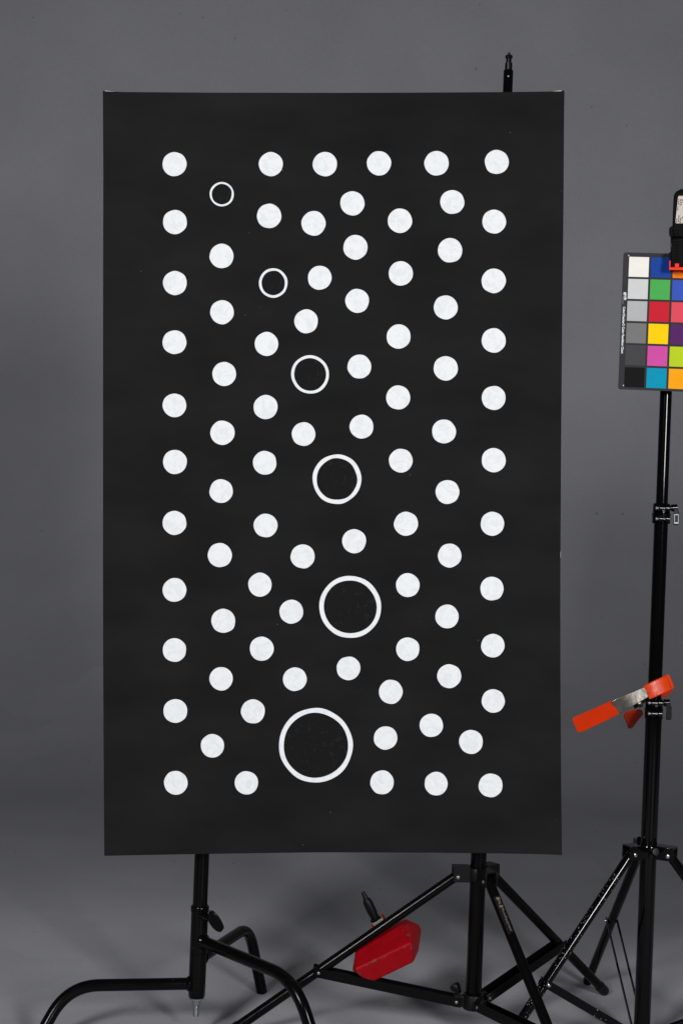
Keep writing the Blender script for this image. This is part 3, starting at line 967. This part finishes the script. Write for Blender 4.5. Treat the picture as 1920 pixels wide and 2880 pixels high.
# red neck, steel block, black grip
npx = lambda u, v, d: P(980 + u / 11.2, 2490 + v / 11.2, d)
DN = 3.405
nk = [(730, 1320), (1160, 1040), (1085, 890), (1030, 905), (700, 1260), (725, 1320)]
poly = [(725, 1310), (770, 1420), (1210, 1150), (1160, 1050), (1085, 895), (1030, 905), (1050, 1000), (740, 1230)]
obj("neck", MB().slab([npx(x, y, DN - 0.002) for x, y in poly], [npx(x, y, DN + 0.03) for x, y in poly]), MT['red'], weight, bevel=0.0015)
blk = [(755, 1210), (1070, 1020), (1110, 1105), (815, 1310)]
tp = [(715, 1140), (1020, 950), (1070, 1020), (755, 1210)]
obj("steel_block", MB().slab([npx(x, y, DN - 0.012) for x, y in blk], [npx(x - 35, y - 65, DN + 0.018) for x, y in blk]), MT['paleblock'], weight, bevel=0.0008)
# grip axis in the picture plane, leaning up-left
g0 = npx(860, 1090, DN); g1 = npx(448, 208, DN)
gd = (g1 - g0).normalized(); gl = (g1 - g0).length
q = DN / FPX / 11.2
gprof = [(0.0, 175 * q), (0.02, 178 * q), (0.055, 178 * q), (0.06, 130 * q), (0.10, 125 * q), (0.11, 140 * q), (0.165, 138 * q), (0.175, 128 * q),
         (0.21, 128 * q), (0.215, 148 * q), (0.28, 152 * q), (0.45, 155 * q), (0.60, 150 * q), (0.68, 138 * q), (0.742, 112 * q), (0.75, 86 * q),
         (0.98, 62 * q), (1.0, 55 * q)]
obj("grip", MB().lathe(g0, gd, [(t_ * gl, r) for t_, r in gprof], 24), MT['plastic'], weight, sharp=25)

# ------------------------------------------------------------------ orange spring clamp on the right stand
opx = lambda u, v, d: P(1600 + u / 4.9, 1880 + v / 4.9, d)
clamp = thing("spring_clamp", "steel spring clamp with orange dipped handles and jaws gripping the glossy stand", "clamp", opx(900, 500, 3.33))


def lever_piece(name, poly, dfun, thick, m, bevel, label=None, seg=3):
    tw = lambda u, v: -1.6e-5 * (v - (780 - (u - 120) * 0.468)) * max(0.0, min(1.0, (u - 640) / 420))
    fr = [opx(u, v, dfun(u) + tw(u, v)) for u, v in poly]; bk = [opx(u, v, dfun(u) + tw(u, v) + thick) for u, v in poly]
    return obj(name, MB().slab(fr, bk), m, clamp, bevel=bevel, seg=seg, label=label)


dF = lambda u: 3.262 + (u - 45) / 1400 * 0.048
lever_piece("front_handle", [(42, 705), (52, 680), (90, 660), (590, 440), (605, 446), (625, 520), (683, 620), (670, 640), (190, 868), (140, 882), (108, 868), (88, 820), (65, 775)],
            lambda u: dF(u) - 0.001, 0.021, MT['orange'], 0.0028, "orange dipped front handle")
def along(tab, t):
    f_ = t * (len(tab) - 1); i_ = min(int(f_), len(tab) - 2); g_ = f_ - i_
    return (tab[i_][0] + (tab[i_ + 1][0] - tab[i_][0]) * g_, tab[i_][1] + (tab[i_ + 1][1] - tab[i_][1]) * g_)


def strip_piece(name, top, bot, lean, bow, thick, m, bevel, label, ns=16, seg=3):
    """pressed strip with a slight twist and bow; lean(t) is how far its upper edge leans back"""
    mb = MB(); vs = []
    for lay in (0.0, thick):
        for i_ in range(ns + 1):
            t_ = i_ / ns
            (ua, va), (ub, vb) = along(top, t_), along(bot, t_)
            um = (ua + ub) / 2
            for (u, v, sg) in ((ua, va, 1), (ub, vb, -1)):
                vs.append(opx(u, v, dF(um) - bow * math.sin(math.pi * t_) + lay + sg * lean(t_)))
    n2 = 2 * (ns + 1); fs = []
    for i_ in range(ns):
        a = 2 * i_
        fs += [[a, a + 1, a + 3, a + 2], [n2 + a, n2 + a + 2, n2 + a + 3, n2 + a + 1], [a, a + 2, n2 + a + 2, n2 + a], [a + 1, n2 + a + 1, n2 + a + 3, a + 3]]
    fs += [[0, n2, n2 + 1, 1], [n2 - 2, n2 - 1, 2 * n2 - 1, 2 * n2 - 2]]
    mb.add(vs, fs)
    return obj(name, mb, m, clamp, bevel=bevel, seg=seg, sharp=50, label=label)


strip_piece("front_lever", [(575, 462), (640, 420), (740, 372), (900, 308), (1036, 247)], [(660, 630), (755, 592), (850, 530), (960, 470), (1098, 390)],
            lambda t: 0.0048 * (2 * max(0.0, min(1.0, (t - 0.15) / 0.7)) - 1.45), 0.004, 0.018, MT['nickel'], 0.0014, "bare steel web of the clamp")
strip_piece("front_jaw", [(1018, 240), (1140, 176), (1260, 122), (1345, 88)], [(1100, 428), (1210, 385), (1320, 333), (1408, 286)],
            lambda t: 0.017 * math.tan(math.radians(-2 + 22 * t)), 0.0015, 0.014, MT['orangejaw'], 0.0026, "orange dipped front jaw")
lever_piece("front_jaw", [(1328, 92), (1350, 78), (1368, 84), (1392, 120), (1442, 245), (1438, 268), (1404, 300), (1375, 270)],
            lambda u: dF(u) + 0.0050, 0.012, MT['orangejaw'], 0.0020, "folded lip of the front jaw")
# rear lever: jaw behind the pole and handle reaching back
rj = [(1040, 300), (1330, 190), (1420, 300), (1400, 330), (1330, 395), (1290, 392), (1150, 440), (1060, 420)]
obj("rear_jaw", MB().slab([opx(u, v, 3.370) for u, v in rj], [opx(u, v, 3.384) for u, v in rj]), MT['orange'], clamp, bevel=0.002)
rl = [(880, 400), (1050, 330), (1090, 425), (1000, 500), (900, 560), (860, 500)]
obj("rear_lever", MB().slab([opx(u, v, 3.335 if u < 950 else 3.372) for u, v in rl], [opx(u, v, 3.350 if u < 950 else 3.386) for u, v in rl]), MT['nickel'], clamp, bevel=0.001)
rh = [(742, 650), (775, 600), (840, 575), (960, 562), (1005, 580), (1016, 635), (930, 740), (868, 822), (830, 832), (805, 820), (780, 745)]
obj("rear_handle", MB().slab([opx(u, v, 3.385 + (v - 570) / 260 * 0.060) for u, v in rh], [opx(u, v, 3.405 + (v - 570) / 260 * 0.060) for u, v in rh]),
    MT['orange'], clamp, bevel=0.003, label="orange rear handle in the shade below")
obj("pivot_pin", MB().tube([opx(960, 470, 3.290), opx(975, 505, 3.385)], 0.0032, 14), MT['chrome'], clamp)
pts = []
for i in range(81):
    t_ = i / 80
    pts.append(opx(960 + 12 * t_, 478 + 22 * t_, 3.312 + 0.058 * t_) + (R * math.cos(t_ * 37.7) + U * math.sin(t_ * 37.7)) * 0.0058)
obj("coil_spring", MB().tube(pts, 0.0011, 8), MT['darkmetal'], clamp)

# ------------------------------------------------------------------ colour reference chart
TLc, BLc, TRc, BRc = (1752.5, 709.5), (1737, 1094.5), (2026, 716.5), (2011, 1105)
DL, DR = 3.300, 3.290
A_, B_, C_, D_ = P(*TLc, DL), P(*BLc, DL), P(*TRc, DR), P(*BRc, DR)
CW, CH = 274.0, 385.0


def ch(u, v, off=0.0):
    u /= CW; v /= CH
    p = A_ * (1 - u) * (1 - v) + C_ * u * (1 - v) + B_ * (1 - u) * v + D_ * u * v
    return p + cn * off


eu = (C_ - A_).normalized(); ev = (B_ - A_).normalized(); cn = eu.cross(-ev).normalized()
if cn.dot(F) > 0:
    cn = -cn
chart = thing("colour_chart", "grey card of square colour patches hung in front of the right stand", "color chart", ch(CW / 2, CH))


def rrect(u0, v0, u1, v1, r, n=5):
    out = []
    for (cu, cv, a0) in ((u1 - r, v1 - r, 0), (u0 + r, v1 - r, 90), (u0 + r, v0 + r, 180), (u1 - r, v0 + r, 270)):
        for k_ in range(n + 1):
            a = math.radians(a0 + 90 * k_ / n); out.append((cu + r * math.cos(a), cv + r * math.sin(a)))
    return out


MT['board'] = mat("dark_grey_card", lin(51, 50, 52), rough=0.6, spec=0.08, var=0.08, vscale=14)
o_ = rrect(0, 0, CW, CH, 7)
board = obj("board", MB().slab([ch(u, v) for u, v in o_], [ch(u, v, -0.0022) for u, v in o_]), MT['board'], chart)
COLS = [[(238, 234, 228), (206, 207, 207), (178, 179, 181), (118, 118, 119), (68, 68, 70), (15, 14, 15)],
        [(24, 66, 152), (76, 170, 82), (200, 32, 48), (252, 206, 0), (206, 78, 160), (0, 146, 180)],
        [(244, 124, 26), (56, 86, 184), (222, 76, 90), (84, 36, 98), (184, 206, 34), (246, 164, 18)],
        [(112, 78, 64), (200, 150, 128), (92, 122, 160), (86, 108, 62), (130, 128, 180), (96, 192, 172)]]
pm = {}
for i, col in enumerate(COLS):
    for j, rgb in enumerate(col):
        u0, v0 = 16.3 + 62 * i, 12.2 + 62 * j
        m = mat("patch_paint", lin(*[min(250, c * 0.985) for c in rgb]), rough=0.6, spec=0.08, var=0.03, vscale=60)
        q_ = [(u0, v0), (u0 + 56, v0), (u0 + 56, v0 + 56), (u0, v0 + 56)]
        obj("patch", MB().slab([ch(u, v, 0.0005) for u, v in q_], [ch(u, v, -0.0004) for u, v in q_]), m, chart)
mb = MB()
for (u, v) in ((14.5, 9.0), (14.5, 374), (257, 9), (257, 374)):
    mb.box(ch(u, v, 0.0003), eu, ev, cn, 2.6 * DPX, 0.4 * DPX, 0.0001)
    mb.box(ch(u, v, 0.00035), eu, ev, cn, 0.4 * DPX, 2.6 * DPX, 0.0001)
obj("cross_mark", mb, MT['whiteprint'], chart)
text_mesh("ColorChecker\u00ae Color Rendition Chart", ch(7.6, 153, 0.0004), ev, eu, length=134 * DPX, height=7.2 * DPX, material=MT['whiteprint'], parent=chart, bold=0.03)
text_mesh("gmb", ch(9.2, 112, 0.0004), ev, eu, length=23 * DPX, height=9.8 * DPX, material=MT['whiteprint'], parent=chart, bold=0.035)
text_mesh("GretagMacbeth", ch(3.4, 116, 0.0004), ev, eu, length=30 * DPX, height=2.0 * DPX, material=MT['whiteprint'], parent=chart)

# ------------------------------------------------------------------ black clamp with red pad gripping the chart
bc_t = thing("bar_clamp", "black clamp with paper sticker and red pad holding the chart from above", "clamp", P(1925, 700, 3.29))
body = [(1893, 552), (1895, 545), (1901, 538), (1913, 532), (1930, 530), (1948, 533), (1958, 541), (1962, 552), (1963, 640), (1960, 668), (1890, 668), (1889, 640), (1891, 585)]
obj("handle", MB().slab([P(x, y, 3.250) for x, y in body], [P(x, y, 3.285) for x, y in body]), MT['clip'], bc_t, bevel=0.006, seg=4)
lab_ = [(1907, 551), (1950, 551), (1946, 628), (1899, 628), (1898, 622), (1905, 556)]
lb = obj("label_sticker", MB().slab([P(x, y, 3.2495) for x, y in lab_], [P(x, y, 3.2502) for x, y in lab_]), MT['sticker'], bc_t)
mb = MB()
random.seed(3)
for x in (1908, 1913, 1918, 1923, 1930, 1936):
    y = 560
    while y < 622:
        l_ = random.uniform(2, 7)
        if random.random() < 0.75 and not (588 < y < 604):
            mb.box(P(x - (y - 551) * 0.10, y + l_ / 2, 3.2492), R, U, F, 1.2 * DPX, l_ / 2 * DPX, 0.0001)
        y += l_ + 1.5
obj("small_print", mb, MT['ink'], lb)
jaw = [(1889, 660), (1962, 660), (1964, 700), (1962, 748), (1887, 748), (1886.5, 700)]
jw = obj("jaw", MB().slab([P(x, y, 3.262) for x, y in jaw], [P(x, y, 3.286) for x, y in jaw]), MT['clip'], bc_t, bevel=0.0025)
for i in range(12):
    y = 648 + i * 8.2
    rib = obj("rib", MB().box(P(1901, y, 3.2500 if y < 664 else 3.2615), R, U, F, 5.5 * DPX, 1.5 * DPX, 0.0016), MT['clip'], jw, bevel=0.0008)
kb_ = [(1880, 643), (1883, 638), (1889, 635), (1892, 640), (1892, 668), (1887, 669), (1881, 665), (1879.5, 655)]
obj("release_button", MB().slab([P(x, y, 3.25) for x, y in kb_], [P(x, y, 3.275) for x, y in kb_]), MT['clip'], bc_t, bevel=0.003)
obj("bar", MB().box(P(1886.5, 690, 3.280), R, U, F, 2.2 * DPX, 24 * DPX, 0.003), MT['darkmetal'], bc_t, bevel=0.0004)
sm = [(1879, 712), (1882, 709), (1887, 709), (1887, 734), (1881, 734), (1881, 722)]
obj("guide", MB().slab([P(x, y, 3.262) for x, y in sm], [P(x, y, 3.286) for x, y in sm]), MT['clip'], bc_t, bevel=0.001)
pad = [(1880, 759.5), (1880.5, 733), (1884.5, 733), (1884, 751.5), (1896, 752), (1896.5, 741), (1908, 741), (1908, 752), (1940, 752.5), (1940, 741), (1952, 741),
       (1952, 752.5), (1962, 752.5), (1962, 734), (1966, 734), (1966, 760)]
mb = MB()
for seg_ in ([(1880, 759.5), (1880, 751.5), (1966, 752.5), (1966, 760)], [(1880.2, 751.4), (1880.6, 733), (1884.6, 733), (1884.2, 751.4)],
             [(1896.2, 751.6), (1896.5, 741), (1908, 741), (1908, 751.6)], [(1940, 752), (1940, 741), (1952, 741), (1952, 752)], [(1962, 752), (1962, 734), (1966, 734), (1966, 752)]):
    mb.slab([P(x, y, 3.258) for x, y in seg_], [P(x, y, 3.2895) for x, y in seg_])
obj("red_pad", mb, MT['redjaw'], bc_t, bevel=0.0006, seg=1)
jf = [(1887, 746), (1962, 746), (1962, 752), (1886, 752)]
obj("jaw_tip", MB().slab([P(x, y, 3.263) for x, y in jf], [P(x, y, 3.288) for x, y in jf]), MT['clip'], bc_t)
# rear jaw pinching the card from behind, tied to the pole
rj = [(1884, 680), (1968, 680), (1968, 760), (1884, 760)]
obj("rear_jaw", MB().slab([P(x, y, 3.303) for x, y in rj], [P(x, y, 3.334) for x, y in rj]), MT['clip'], bc_t, bevel=0.002)
